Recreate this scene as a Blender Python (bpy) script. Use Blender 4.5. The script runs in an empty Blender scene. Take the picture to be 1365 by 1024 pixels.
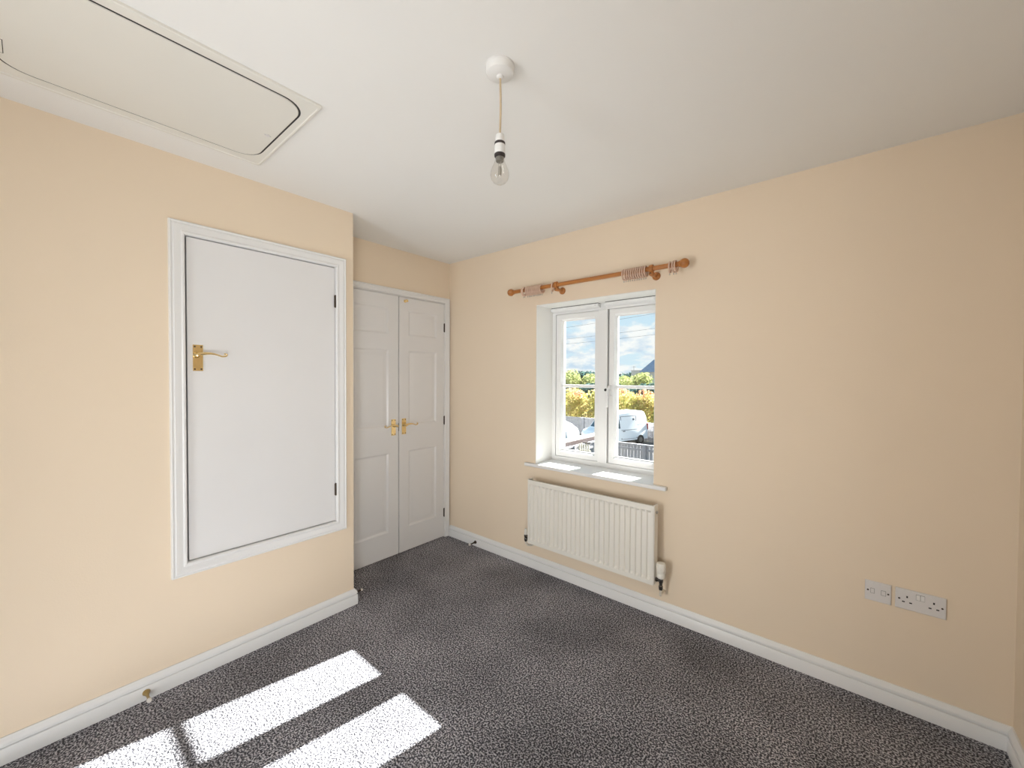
import bpy, bmesh, math, random
from mathutils import Vector, Matrix
random.seed(7)
S = bpy.context.scene
COL = S.collection
R = math.radians

# ------------------------------------------------------------------ camera
YAW, PITCH, ROLL, FPX = 0.6992, -0.018, 0.005, 537.70
Fv = Vector((-math.sin(YAW) * math.cos(PITCH), math.cos(YAW) * math.cos(PITCH), math.sin(PITCH)))
R0 = Vector((math.cos(YAW), math.sin(YAW), 0)); U0 = R0.cross(Fv)
Rv = math.cos(ROLL) * R0 + math.sin(ROLL) * U0
Uv = -math.sin(ROLL) * R0 + math.cos(ROLL) * U0
cd = bpy.data.cameras.new('camera'); cam = bpy.data.objects.new('camera', cd); COL.objects.link(cam)
cd.sensor_fit = 'HORIZONTAL'; cd.sensor_width = 36.0; cd.lens = FPX * 36.0 / 1365.0
cd.clip_start = 0.05; cd.clip_end = 500
m = Matrix.Identity(4)
for i in range(3):
    m[i][0], m[i][1], m[i][2] = Rv[i], Uv[i], -Fv[i]
m.translation = (2.7234, -2.3761, 1.411)
cam.matrix_world = m
S.camera = cam

# ------------------------------------------------------------------ exposure, sky, sun, added fill lamps
S.view_settings.view_transform = 'Standard'; S.view_settings.look = 'None'
S.view_settings.exposure = 0.06; S.view_settings.gamma = 1.0; S.view_settings.use_curve_mapping = False
SUN_E = 52.0
FILL_W = 14.0
DOOR_FILL_W = 17.5
SKY = 1.0

world = bpy.data.worlds.new('sky'); S.world = world; world.use_nodes = True
wt = world.node_tree; wt.nodes.clear()
def wn(t, **k):
    n = wt.nodes.new(t)
    for a, b in k.items(): setattr(n, a, b)
    return n
def wmath(op, a, b=None, clamp=False):
    n = wn('ShaderNodeMath', operation=op, use_clamp=clamp)
    for i, v in enumerate((a, b)):
        if v is None: continue
        if isinstance(v, (int, float)): n.inputs[i].default_value = v
        else: wt.links.new(v, n.inputs[i])
    return n.outputs[0]
tc = wn('ShaderNodeTexCoord'); sx = wn('ShaderNodeSeparateXYZ'); wt.links.new(tc.outputs['Generated'], sx.inputs[0])
zz = wmath('MAXIMUM', sx.outputs[2], 0.0); den = wmath('ADD', zz, 0.16)
cx = wn('ShaderNodeCombineXYZ')                                       # clouds flatten and crowd towards the horizon
wt.links.new(sx.outputs[0], cx.inputs[0]); wt.links.new(sx.outputs[1], cx.inputs[1])
wt.links.new(wmath('MULTIPLY', wmath('LOGARITHM', den, 2.718), 0.55), cx.inputs[2])
nz = wn('ShaderNodeTexNoise'); nz.inputs['Scale'].default_value = 9.0; nz.inputs['Detail'].default_value = 8; nz.inputs['Roughness'].default_value = 0.55
wt.links.new(cx.outputs[0], nz.inputs['Vector'])
nz2 = wn('ShaderNodeTexNoise'); nz2.inputs['Scale'].default_value = 22.0; nz2.inputs['Detail'].default_value = 4
wt.links.new(cx.outputs[0], nz2.inputs['Vector'])
low = wmath('MULTIPLY', wmath('SUBTRACT', 0.42, zz), 0.45)          # more cloud towards the horizon
cov = wmath('ADD', nz.outputs[0], low)
cmask = wn('ShaderNodeMapRange', clamp=True); cmask.inputs[1].default_value = 0.55; cmask.inputs[2].default_value = 0.63
wt.links.new(cov, cmask.inputs[0])
grad = wn('ShaderNodeValToRGB'); wt.links.new(zz, grad.inputs[0])
grad.color_ramp.elements[0].position = 0.0; grad.color_ramp.elements[0].color = (0.72, 0.88, 0.97, 1)
grad.color_ramp.elements[1].position = 0.6; grad.color_ramp.elements[1].color = (0.38, 0.68, 0.95, 1)
cr = wn('ShaderNodeValToRGB'); wt.links.new(nz2.outputs[0], cr.inputs[0])
cr.color_ramp.elements[0].position = 0.36; cr.color_ramp.elements[0].color = (0.62, 0.76, 0.90, 1)
cr.color_ramp.elements[1].position = 0.56; cr.color_ramp.elements[1].color = (1.0, 1.0, 1.0, 1)
mx = wn('ShaderNodeMix', data_type='RGBA')
wt.links.new(cmask.outputs[0], mx.inputs[0]); wt.links.new(grad.outputs[0], mx.inputs[6]); wt.links.new(cr.outputs[0], mx.inputs[7])
bg = wn('ShaderNodeBackground'); bg.inputs[1].default_value = SKY; wt.links.new(mx.outputs[2], bg.inputs[0])
wo = wn('ShaderNodeOutputWorld'); wt.links.new(bg.outputs[0], wo.inputs[0])

sl = bpy.data.lights.new('sun', 'SUN'); sl.energy = SUN_E; sl.angle = R(0.55); sl.color = (1.0, 0.98, 0.95)
so = bpy.data.objects.new('sun', sl); COL.objects.link(so)
so.rotation_euler = Vector((-0.168, -1.0, -0.594)).to_track_quat('-Z', 'Y').to_euler(); so.location = (4, 12, 9)

# added fill lamp outside the invented opening in the right-hand wall
al = bpy.data.lights.new('fill_right_opening', 'AREA'); al.shape = 'RECTANGLE'; al.size = 0.8; al.size_y = 1.0; al.spread = R(100)
al.energy = FILL_W; al.color = (0.95, 0.98, 1.0)
ao = bpy.data.objects.new('fill_right_opening', al); COL.objects.link(ao)
ao.location = (3.52, -2.98, 0.62); ao.rotation_euler = (Vector((0.25, -0.3, 1.35)) - ao.location).to_track_quat('-Z', 'Y').to_euler()

# added fill lamp outside the invented doorway behind the camera
dl = bpy.data.lights.new('fill_doorway', 'AREA'); dl.shape = 'RECTANGLE'; dl.size = 0.75; dl.size_y = 1.7; dl.spread = R(120)
dl.energy = DOOR_FILL_W; dl.color = (0.95, 0.98, 1.0)
do = bpy.data.objects.new('fill_doorway', dl); COL.objects.link(do)
do.location = (1.35, -3.80, 0.95); do.rotation_euler = (Vector((2.5, 0.0, 1.5)) - do.location).to_track_quat('-Z', 'Y').to_euler()

# ------------------------------------------------------------------ materials
def mat(name, col, rough=0.6, metal=0.0, bump=0.0, bscale=200.0, var=0.0, vscale=3.0, spec=0.5, bdist=0.001):
    mt = bpy.data.materials.new(name); mt.use_nodes = True
    nt = mt.node_tree; b = nt.nodes['Principled BSDF']
    b.inputs['Roughness'].default_value = rough; b.inputs['Metallic'].default_value = metal
    b.inputs['Specular IOR Level'].default_value = spec
    t = nt.nodes.new('ShaderNodeTexCoord')
    n = nt.nodes.new('ShaderNodeTexNoise'); n.inputs['Scale'].default_value = vscale; n.inputs['Detail'].default_value = 4
    nt.links.new(t.outputs['Object'], n.inputs['Vector'])
    r = nt.nodes.new('ShaderNodeValToRGB'); nt.links.new(n.outputs[0], r.inputs[0])
    lo = tuple(c * (1 - var) for c in col); hi = tuple(min(1, c * (1 + var)) for c in col)
    r.color_ramp.elements[0].position = 0.3; r.color_ramp.elements[0].color = (*lo, 1)
    r.color_ramp.elements[1].position = 0.7; r.color_ramp.elements[1].color = (*hi, 1)
    nt.links.new(r.outputs[0], b.inputs['Base Color'])
    if bump > 0:
        n2 = nt.nodes.new('ShaderNodeTexNoise'); n2.inputs['Scale'].default_value = bscale; n2.inputs['Detail'].default_value = 3
        nt.links.new(t.outputs['Object'], n2.inputs['Vector'])
        bp = nt.nodes.new('ShaderNodeBump'); bp.inputs['Strength'].default_value = bump; bp.inputs['Distance'].default_value = bdist
        nt.links.new(n2.outputs[0], bp.inputs['Height']); nt.links.new(bp.outputs[0], b.inputs['Normal'])
    return mt

M = {}
M['wall'] = mat('cream_wall_paint', (0.83, 0.695, 0.535), 0.85, bump=0.25, bscale=160, var=0.012, vscale=1.5, spec=0.25)
M['ceiling'] = mat('white_ceiling_paint', (0.88, 0.866, 0.835), 0.9, bump=0.2, bscale=140, var=0.01, vscale=1.2, spec=0.2)
M['gloss'] = mat('white_gloss_paint', (0.82, 0.812, 0.80), 0.32, bump=0.03, bscale=60, var=0.008, vscale=2)
M['leaf_door'] = mat('white_satin_door_paint', (0.80, 0.79, 0.785), 0.26, bump=0.10, bscale=220, var=0.012, vscale=2.5)
M['upvc'] = mat('white_upvc', (0.84, 0.835, 0.82), 0.3, var=0.005)
M['hatch'] = mat('cream_plastic_hatch', (0.80, 0.775, 0.71), 0.5, var=0.01, bump=0.05, bscale=80)
M['hatch_panel'] = mat('cream_plastic_hatch_panel', (0.79, 0.765, 0.70), 0.45, var=0.01, bump=0.05, bscale=80)
M['rad'] = mat('cream_white_enamel', (0.80, 0.765, 0.69), 0.33, var=0.006)
M['brass'] = mat('polished_brass', (0.88, 0.69, 0.36), 0.22, 1.0, var=0.05, vscale=30)
M['brass_dull'] = mat('dull_brass', (0.42, 0.30, 0.12), 0.35, 0.9, var=0.1, vscale=30)
M['bronze'] = mat('dark_bronze', (0.07, 0.05, 0.035), 0.4, 0.7)
M['steel'] = mat('dull_steel', (0.30, 0.29, 0.27), 0.4, 0.9)
M['chrome'] = mat('tarnished_chrome', (0.20, 0.19, 0.18), 0.22, 1.0)
M['black'] = mat('black_plastic', (0.012, 0.011, 0.012), 0.5)
M['gap_shade'] = mat('dark_gap_shade', (0.02, 0.017, 0.014), 0.9)  # flat dark colour painting in the shade of gaps and holes
M['white_plastic'] = mat('white_plastic', (0.80, 0.785, 0.76), 0.35, var=0.006)
M['socket'] = mat('white_socket_plastic', (0.74, 0.71, 0.69), 0.35, var=0.006)
M['rubber'] = mat('white_rubber', (0.78, 0.74, 0.68), 0.6)
M['cord'] = mat('cream_flex', (0.58, 0.45, 0.30), 0.6)
M['pipe'] = mat('painted_pipe', (0.72, 0.66, 0.56), 0.4)
M['bakelite'] = mat('dark_brown_collar', (0.03, 0.022, 0.022), 0.45)
M['filament'] = mat('bulb_capsule', (0.45, 0.42, 0.38), 0.3, 0.6)

def wood(name, c1, c2, rough=0.4, scale=(3, 60, 60)):
    mt = bpy.data.materials.new(name); mt.use_nodes = True; nt = mt.node_tree; b = nt.nodes['Principled BSDF']
    b.inputs['Roughness'].default_value = rough
    t = nt.nodes.new('ShaderNodeTexCoord'); mp = nt.nodes.new('ShaderNodeMapping'); mp.inputs['Scale'].default_value = scale
    n = nt.nodes.new('ShaderNodeTexNoise'); n.inputs['Scale'].default_value = 1.0; n.inputs['Detail'].default_value = 5
    nt.links.new(t.outputs['Object'], mp.inputs[0]); nt.links.new(mp.outputs[0], n.inputs['Vector'])
    r = nt.nodes.new('ShaderNodeValToRGB'); nt.links.new(n.outputs[0], r.inputs[0])
    r.color_ramp.elements[0].position = 0.3; r.color_ramp.elements[0].color = (*c1, 1)
    r.color_ramp.elements[1].position = 0.7; r.color_ramp.elements[1].color = (*c2, 1)
    nt.links.new(r.outputs[0], b.inputs['Base Color'])
    return mt
M['pine'] = wood('varnished_pine', (0.36, 0.125, 0.025), (0.50, 0.20, 0.05), 0.35)
M['ringwood'] = wood('pale_ring_wood', (0.62, 0.41, 0.30), (0.76, 0.55, 0.43), 0.45, (40, 40, 40))

def glass(name, tint=(0.97, 0.99, 0.985), refl=1.0):
    mt = bpy.data.materials.new(name); mt.use_nodes = True; nt = mt.node_tree; nt.nodes.clear()
    o = nt.nodes.new('ShaderNodeOutputMaterial'); mix = nt.nodes.new('ShaderNodeMixShader')
    tr = nt.nodes.new('ShaderNodeBsdfTransparent'); tr.inputs[0].default_value = (*tint, 1)
    gl = nt.nodes.new('ShaderNodeBsdfGlossy'); gl.inputs['Roughness'].default_value = 0.02
    fr = nt.nodes.new('ShaderNodeLayerWeight'); fr.inputs[0].default_value = 0.5
    pw = nt.nodes.new('ShaderNodeMath'); pw.operation = 'POWER'; pw.inputs[1].default_value = 4.0
    mm = nt.nodes.new('ShaderNodeMath'); mm.operation = 'MULTIPLY_ADD'; mm.inputs[1].default_value = 0.5 * refl; mm.inputs[2].default_value = 0.035 * refl
    nt.links.new(fr.outputs['Facing'], pw.inputs[0]); nt.links.new(pw.outputs[0], mm.inputs[0]); nt.links.new(mm.outputs[0], mix.inputs[0])
    nt.links.new(tr.outputs[0], mix.inputs[1]); nt.links.new(gl.outputs[0], mix.inputs[2]); nt.links.new(mix.outputs[0], o.inputs[0])
    return mt
M['glass'] = glass('window_glass')
M['bulb'] = glass('bulb_glass', (0.95, 0.94, 0.92), 1.6)

def carpet():
    mt = bpy.data.materials.new('charcoal_twist_carpet'); mt.use_nodes = True; nt = mt.node_tree; b = nt.nodes['Principled BSDF']
    b.inputs['Roughness'].default_value = 0.95; b.inputs['Specular IOR Level'].default_value = 0.1
    t = nt.nodes.new('ShaderNodeTexCoord')
    def noise(sc, det, ro=0.5):
        n = nt.nodes.new('ShaderNodeTexNoise'); n.inputs['Scale'].default_value = sc; n.inputs['Detail'].default_value = det
        n.inputs['Roughness'].default_value = ro; nt.links.new(t.outputs['Object'], n.inputs['Vector']); return n
    n = noise(145, 2, 0.55)
    r = nt.nodes.new('ShaderNodeValToRGB'); nt.links.new(n.outputs[0], r.inputs[0])
    e = r.color_ramp.elements
    e[0].position = 0.455; e[0].color = (0.060, 0.059, 0.068, 1)
    e[1].position = 0.585; e[1].color = (0.55, 0.535, 0.57, 1)
    x = e.new(0.52); x.color = (0.25, 0.243, 0.262, 1)
    big = noise(2.2, 3); rb = nt.nodes.new('ShaderNodeMapRange'); rb.inputs[1].default_value = 0.3; rb.inputs[2].default_value = 0.7
    rb.inputs[3].default_value = 0.72; rb.inputs[4].default_value = 1.28; nt.links.new(big.outputs[0], rb.inputs[0])
    mix = nt.nodes.new('ShaderNodeMix'); mix.data_type = 'RGBA'; mix.blend_type = 'MULTIPLY'; mix.inputs[0].default_value = 1.0
    nt.links.new(r.outputs[0], mix.inputs[6]); nt.links.new(rb.outputs[0], mix.inputs[7])
    nt.links.new(mix.outputs[2], b.inputs['Base Color'])
    n2 = noise(145, 2); bp = nt.nodes.new('ShaderNodeBump'); bp.inputs['Strength'].default_value = 1.0; bp.inputs['Distance'].default_value = 0.009
    nt.links.new(n2.outputs[0], bp.inputs['Height']); nt.links.new(bp.outputs[0], b.inputs['Normal'])
    return mt
M['carpet'] = carpet()

# ------------------------------------------------------------------ mesh helpers
class MB:
    """collects shapes into one bmesh"""
    def __init__(s): s.bm = bmesh.new()
    def box(s, x0, x1, y0, y1, z0, z1):
        v = [s.bm.verts.new(p) for p in ((x0, y0, z0), (x1, y0, z0), (x1, y1, z0), (x0, y1, z0), (x0, y0, z1), (x1, y0, z1), (x1, y1, z1), (x0, y1, z1))]
        for f in ((0, 3, 2, 1), (4, 5, 6, 7), (0, 1, 5, 4), (1, 2, 6, 5), (2, 3, 7, 6), (3, 0, 4, 7)): s.bm.faces.new([v[i] for i in f])
        return s
    def rings(s, rings, closed_loop=True, cap=True):
        rv = [[s.bm.verts.new(p) for p in r] for r in rings]
        n = len(rv[0])
        for a, b in zip(rv[:-1], rv[1:]):
            for i in range(n if closed_loop else n - 1):
                j = (i + 1) % n
                s.bm.faces.new((a[i], a[j], b[j], b[i]))
        if cap and n > 2:
            s.bm.faces.new(list(reversed(rv[0]))); s.bm.faces.new(rv[-1])
        return s
    def lathe(s, prof, base, axis=(0, 0, 1), seg=20):
        """prof: (radius, distance along the axis)"""
        a = Vector(axis).normalized(); u = a.orthogonal().normalized(); w = a.cross(u); b = Vector(base)
        return s.rings([[b + a * h + (u * math.cos(2 * math.pi * i / seg) + w * math.sin(2 * math.pi * i / seg)) * max(r, 1e-4) for i in range(seg)] for r, h in prof])
    def tube(s, pts, rad, seg=10):
        pts = [Vector(p) for p in pts]; rs = rad if isinstance(rad, (list, tuple)) else [rad] * len(pts)
        rings = []; prev = None
        for i, p in enumerate(pts):
            d = (pts[min(i + 1, len(pts) - 1)] - pts[max(i - 1, 0)]).normalized()
            u = d.orthogonal().normalized() if prev is None else (prev - d * prev.dot(d)).normalized()
            prev = u; w = d.cross(u)
            rings.append([p + (u * math.cos(2 * math.pi * k / seg) + w * math.sin(2 * math.pi * k / seg)) * rs[i] for k in range(seg)])
        return s.rings(rings)
    def torus(s, c, axis, rad, r, seg=24, sec=8):
        a = Vector(axis).normalized(); u = a.orthogonal().normalized(); w = a.cross(u); c = Vector(c)
        rv = []
        for i in range(seg):
            t = 2 * math.pi * i / seg; d = u * math.cos(t) + w * math.sin(t)
            rv.append([s.bm.verts.new(c + d * (rad + r * math.cos(2 * math.pi * k / sec)) + a * r * math.sin(2 * math.pi * k / sec)) for k in range(sec)])
        for i in range(seg):
            for k in range(sec):
                s.bm.faces.new((rv[i][k], rv[(i + 1) % seg][k], rv[(i + 1) % seg][(k + 1) % sec], rv[i][(k + 1) % sec]))
        return s
    def prism(s, poly, fn, h0, h1):
        """poly of (u,v); fn(u,v,h) -> xyz"""
        return s.rings([[Vector(fn(u, v, h0)) for u, v in poly], [Vector(fn(u, v, h1)) for u, v in poly]])
    def sweep(s, path, closed, prof, fn):
        """mitred moulding: path of (u,v) anticlockwise round the inside, prof of (outward, height)"""
        n = len(path); P = [Vector(p) for p in path]; rings = []
        for i in range(n):
            a = P[i] - P[i - 1] if (closed or i > 0) else P[1] - P[0]
            b = P[(i + 1) % n] - P[i] if (closed or i < n - 1) else a
            a = a.normalized(); b = b.normalized()
            na = Vector((a.y, -a.x)); nb = Vector((b.y, -b.x))
            mt = (na + nb); mt = mt / (1 + na.dot(nb))
            rings.append([Vector(fn(*(P[i] + mt * d), h)) for d, h in prof])
        if closed:
            rings.append(rings[0])
            s.rings(rings, True, False); bmesh.ops.remove_doubles(s.bm, verts=s.bm.verts, dist=1e-6)
        else: s.rings(rings, True, True)
        return s
    def insets(s, u0, u1, v0, v1, steps, fn):
        """concentric rectangles (inset, height), the last one filled"""
        rv = []
        for d, h in steps:
            rv.append([s.bm.verts.new(fn(*p, h)) for p in ((u0 + d, v0 + d), (u1 - d, v0 + d), (u1 - d, v1 - d), (u0 + d, v1 - d))])
        for a, b in zip(rv[:-1], rv[1:]):
            for i in range(4):
                j = (i + 1) % 4; s.bm.faces.new((a[i], a[j], b[j], b[i]))
        s.bm.faces.new(rv[-1]); return s
    def obj(s, name, material, org=(0, 0, 0), smooth=0, bevel=0, bseg=2):
        bmesh.ops.recalc_face_normals(s.bm, faces=s.bm.faces)
        me = bpy.data.meshes.new(name); s.bm.to_mesh(me); s.bm.free()
        me.transform(Matrix.Translation(-Vector(org)))
        if material: me.materials.append(M[material] if isinstance(material, str) else material)
        if smooth:
            me.polygons.foreach_set('use_smooth', [True] * len(me.polygons)); me.set_sharp_from_angle(angle=R(smooth))
        o = bpy.data.objects.new(name, me); COL.objects.link(o)
        if bevel:
            bv = o.modifiers.new('bevel', 'BEVEL'); bv.width = bevel; bv.segments = bseg; bv.limit_method = 'ANGLE'; bv.angle_limit = R(35)
        return o

def tag(o, label, cat, group=None, kind=None):
    o['label'] = label; o['category'] = cat
    if group: o['group'] = group
    if kind: o['kind'] = kind
    return o

class Thing:
    """an Empty at the thing's base; parts are given in world coordinates (or local ones when local=True)"""
    def __init__(s, name, org, label, cat, group=None, kind=None, rotz=0.0, local=False):
        s.root = bpy.data.objects.new(name, None); COL.objects.link(s.root); s.root.empty_display_size = 0.05
        s.root.location = org; s.root.rotation_euler = (0, 0, rotz); s.org = (0, 0, 0) if local else org
        tag(s.root, label, cat, group, kind)
    def part(s, name, mb, material, parent=None, **k):
        o = mb.obj(name, material, s.org, **k); o.parent = parent or s.root
        return o

def copy_thing(root, loc, label=None):
    r = root.copy(); COL.objects.link(r); r.location = loc
    if label: r['label'] = label
    for c in root.children:
        d = c.copy(); COL.objects.link(d); d.parent = r
        for g in c.children:
            e = g.copy(); COL.objects.link(e); e.parent = d
    return r

def struct(name, mb, material, label, cat, **k):
    return tag(mb.obj(name, material, **k), label, cat, kind='structure')

# ------------------------------------------------------------------ room shell
W, H, B, YB, YF = 3.2134, 2.40, 0.3864, -1.1093, -3.42
WX0, WX1, WZ0, WZ1 = 0.956, 1.832, 0.752, 1.934      # window opening
struct('floor', MB().box(-0.4, W + 0.2, YF - 0.2, 0.30, -0.15, 0.0), 'carpet', 'charcoal grey flecked carpet covering the whole bedroom floor', 'carpet')
w = MB(); HX0, HX1, HY0, HY1 = .615, 1.196, -2.462, -1.700        # hatch opening
w.box(-0.4, HX0, YF - 0.2, 0.30, H, H + 0.15); w.box(HX1, W + 0.2, YF - 0.2, 0.30, H, H + 0.15)
w.box(HX0, HX1, YF - 0.2, HY0, H, H + 0.15); w.box(HX0, HX1, HY1, 0.30, H, H + 0.15)
struct('ceiling', w, 'ceiling', 'plain white painted ceiling with the loft hatch', 'ceiling')
w = MB()
w.box(-0.4, WX0, 0, 0.30, 0, H); w.box(WX1, W + 0.2, 0, 0.30, 0, H); w.box(WX0, WX1, 0, 0.30, WZ1, H); w.box(WX0, WX1, 0, 0.30, 0, WZ0)
struct('wall_back', w, 'wall', 'cream painted wall holding the window and the radiator', 'wall')
QY0, QY1, QZ0, QZ1 = -3.36, -2.52, 0.10, 1.50                 # opening added behind the camera to let the fill lamp in
w = MB(); w.box(W, W + 0.2, QY1, 0, 0, H); w.box(W, W + 0.2, YF, QY0, 0, H); w.box(W, W + 0.2, QY0, QY1, QZ1, H); w.box(W, W + 0.2, QY0, QY1, 0, QZ0)
struct('wall_right', w, 'wall', 'narrow strip of cream wall at the right edge of the photo', 'wall')
AY0, AY1, AZ0, AZ1 = -1.9245, -1.218, 0.545, 2.052     # cupboard opening in the boxed-out wall
w = MB()
w.box(B - 0.1, B, YF, AY0, 0, H); w.box(B - 0.1, B, AY1, YB, 0, H); w.box(B - 0.1, B, AY0, AY1, AZ1, H); w.box(B - 0.1, B, AY0, AY1, 0, AZ0)
struct('wall_left', w, 'wall', 'cream boxed-out wall with the white cupboard door set high in it', 'wall')
struct('wall_left_return', MB().box(-0.02, B - 0.1, YB - 0.1, YB, 0, H), 'wall', 'short cream end face of the boxed-out wall facing the window wall', 'wall')
CY0, CY1, CZ = -0.980, -0.055, 2.044                     # wardrobe opening
w = MB()
w.box(-0.1, 0, CY1, 0, 0, H); w.box(-0.1, 0, YF, CY0, 0, H); w.box(-0.1, 0, CY0, CY1, CZ, H); w.box(-0.4, -0.35, YF, 0, 0, H)
struct('wall_left_recess', w, 'wall', 'recessed cream wall above and around the panelled double doors', 'wall')
DX0, DX1, DZ = 0.93, 1.77, 2.02                                # doorway added behind the camera to let the other fill lamp in
w = MB(); w.box(-0.4, DX0, YF - 0.2, YF, 0, H); w.box(DX1, W + 0.2, YF - 0.2, YF, 0, H); w.box(DX0, DX1, YF - 0.2, YF, DZ, H)
struct('wall_front', w, 'wall', 'cream wall behind the camera with a doorway added for fill light', 'wall')
f = Thing('fill_opening_frame', (W + 0.1, (QY0 + QY1) / 2, QZ0), 'white frame of the opening added for fill light in the right-hand wall behind the camera', 'window', kind='structure')  # unseen frame made up for the fill opening
f.part('frame', MB().sweep([(QY0 + .04, QZ0 + .04), (QY1 - .04, QZ0 + .04), (QY1 - .04, QZ1 - .04), (QY0 + .04, QZ1 - .04)], True, [(0, 0), (.04, 0), (.04, .06), (0, .06)], lambda u, v, h: (W + 0.10 + h, u, v)), 'upvc')

# skirting boards: (depth, height)
SK = [(0, 0), (0.018, 0), (0.018, 0.056), (0.0165, 0.0585), (0.0095, 0.0600), (0.0095, 0.0635), (0.0155, 0.0655), (0.0165, 0.073), (0.014, 0.081), (0.009, 0.087), (0.006, 0.094), (0, 0.094)]
def skirting(name, p0, p1, nrm, e0, e1, label):
    p0 = Vector(p0); p1 = Vector(p1); d = (p1 - p0).normalized(); n = Vector(nrm); mb = MB()
    mb.rings([[Vector((*(p + n * k + d * (k * e)), z)) for k, z in SK] for p, e in ((p0, -e0), (p1, e1))])
    return struct(name, mb, 'gloss', label, 'skirting board', smooth=40)
skirting('baseboard_back', (0.018, 0), (W, 0), (0, -1), 0, -1, 'long white moulded skirting board under the window and radiator')
skirting('baseboard_left', (B, YF), (B, YB), (1, 0), -1, 1, 'white moulded skirting board under the white cupboard door')
skirting('baseboard_left_return', (B, YB), (0.0, YB), (0, 1), 1, 0, 'short white skirting board round the corner of the boxed-out wall')
skirting('baseboard_right', (W, 0), (W, YF), (-1, 0), -1, -1, 'white skirting board running out of frame at the right edge')

d3 = Thing('fill_doorway_frame', ((DX0 + DX1) / 2, YF, 0), 'white frame of the doorway added for fill light behind the camera', 'door', kind='structure')  # unseen frame made up for the fill doorway
d3.part('architrave', MB().sweep([(DX0, 0), (DX0, DZ), (DX1, DZ), (DX1, 0)], False, [(0, 0), (0, .012), (-.05, .016), (-.058, 0)], lambda u, v, h: (u, YF + h, v)), 'gloss')

# ------------------------------------------------------------------ window
WXo, WYo = 1.394, 0.20
win = Thing('window_1', (WXo, 0.235, WZ0), 'white two-casement window set deep in the cream wall above the radiator', 'window', kind='structure')
fr = MB()
fr.box(WX0 - .02, 0.990, 0.205, 0.275, WZ0, WZ1 + .02); fr.box(1.798, WX1 + .02, 0.205, 0.275, WZ0, WZ1 + .02)
fr.box(0.990, 1.798, 0.205, 0.275, 1.884, WZ1 + .02); fr.box(0.990, 1.798, 0.205, 0.275, WZ0, 0.809)
for a_, b_ in ((0.985, 1.365), (1.415, 1.803)):                        # rebate behind each sash
    fr.box(a_, a_ + .022, 0.2655, 0.275, 0.80, 1.89); fr.box(b_ - .022, b_, 0.2655, 0.275, 0.80, 1.89)
    fr.box(a_, b_, 0.2655, 0.275, 0.80, 0.826); fr.box(a_, b_, 0.2655, 0.275, 1.866, 1.89)
frame = win.part('frame', fr, 'upvc')
M['reveal'] = mat('white_reveal_paint', (0.84, 0.825, 0.79), 0.7, bump=0.15, bscale=160, var=0.01)
rv = MB(); rv.box(WX0, WX0 + .003, 0.0, 0.205, 0.7755, WZ1); rv.box(WX1 - .003, WX1, 0.0, 0.205, 0.7755, WZ1); rv.box(WX0 + .003, WX1 - .003, 0.0, 0.205, WZ1 - .003, WZ1)
win.part('reveal_lining', rv, 'reveal')
win.part('mullion', MB().box(1.356, 1.424, 0.192, 0.275, 0.809, 1.884), 'upvc', bevel=0.004)
SP = [(0, -0.03), (0, 0.0), (0.006, 0.016), (0.011, 0.027), (0.043, 0.032), (0.0455, 0.029), (0.0455, -0.03)]
GY = 0.235; GZ0, GZ1 = 0.857, 1.836
for gx0, gx1, lab in ((1.040, 1.312, 'left casement'), (1.478, 1.748, 'right casement')):
    sash = win.part('sash', MB().sweep([(gx0, GZ0), (gx1, GZ0), (gx1, GZ1), (gx0, GZ1)], True, SP, lambda u, v, h: (u, GY - h, v)), 'upvc', smooth=30)
    win.part('glass_pane', MB().box(gx0 - .01, gx1 + .01, GY + .006, GY + .010, GZ0 - .01, GZ1 + .01), 'glass', sash)
    gb = MB()
    gb.rings([[(x, GY + .005, 1.333), (x, GY - .004, 1.334), (x, GY - .010, 1.339), (x, GY - .010, 1.349), (x, GY - .004, 1.354), (x, GY + .005, 1.355)] for x in (gx0 - .002, gx1 + .002)])
    gb.box(gx0 - .002, gx1 + .002, GY + .011, GY + .022, 1.334, 1.354)
    win.part('glazing_bar', gb, 'upvc', sash)
    win.part('gasket', MB().sweep([(gx0, GZ0), (gx1, GZ0), (gx1, GZ1), (gx0, GZ1)], True, [(-.003, -.006), (-.003, 0.0), (0.001, 0.001), (0.001, -.006)], lambda u, v, h: (u, GY - h, v)), 'socket', sash)
    if gx0 > 1.4:
        hd = win.part('handle', MB().box(1.432, 1.456, 0.188, 0.204, 1.285, 1.352).tube([(1.444, .19, 1.335), (1.444, .165, 1.335), (1.444, .155, 1.325), (1.446, .153, 1.27), (1.449, .156, 1.205)], [.009, .009, .010, .009, .007]), 'upvc', sash, smooth=40, bevel=.002)
        win.part('lock_button', MB().lathe([(.0095, 0), (.0095, .016), (.007, .019)], (1.437, .162, 1.324), (0, -1, 0)), 'black', sash, smooth=40)
for vx0, vx1 in ((0.966, 1.366), (1.412, 1.815)):
    v = win.part('trickle_vent', MB().rings([[(x, .206, 1.900), (x, .176, 1.905), (x, .168, 1.910), (x, .166, 1.923), (x, .169, 1.927), (x, .206, 1.927)] for x in (vx0, vx1)]), 'upvc', smooth=50)
    win.part('vent_gap_shade', MB().box(vx0 + .004, vx1 - .004, .172, .2045, 1.9275, 1.9315), 'gap_shade', v)  # dark strip in place of the shade between vent and soffit
win.part('vent_catch', MB().box(1.335, 1.343, .160, .167, 1.908, 1.921), 'upvc', bevel=.001)
sb = MB()
poly = [(0.872, -0.032), (1.914, -0.032), (1.914, 0.0005), (WX1, 0.0005), (WX1, 0.205), (WX0, 0.205), (WX0, 0.0005), (0.872, 0.0005)]
sb.prism(poly, lambda u, v, h: (u, v, h), 0.7515, 0.7755)
win.part('window_sill', sb, 'gloss', bevel=0.006, bseg=3)

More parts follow.
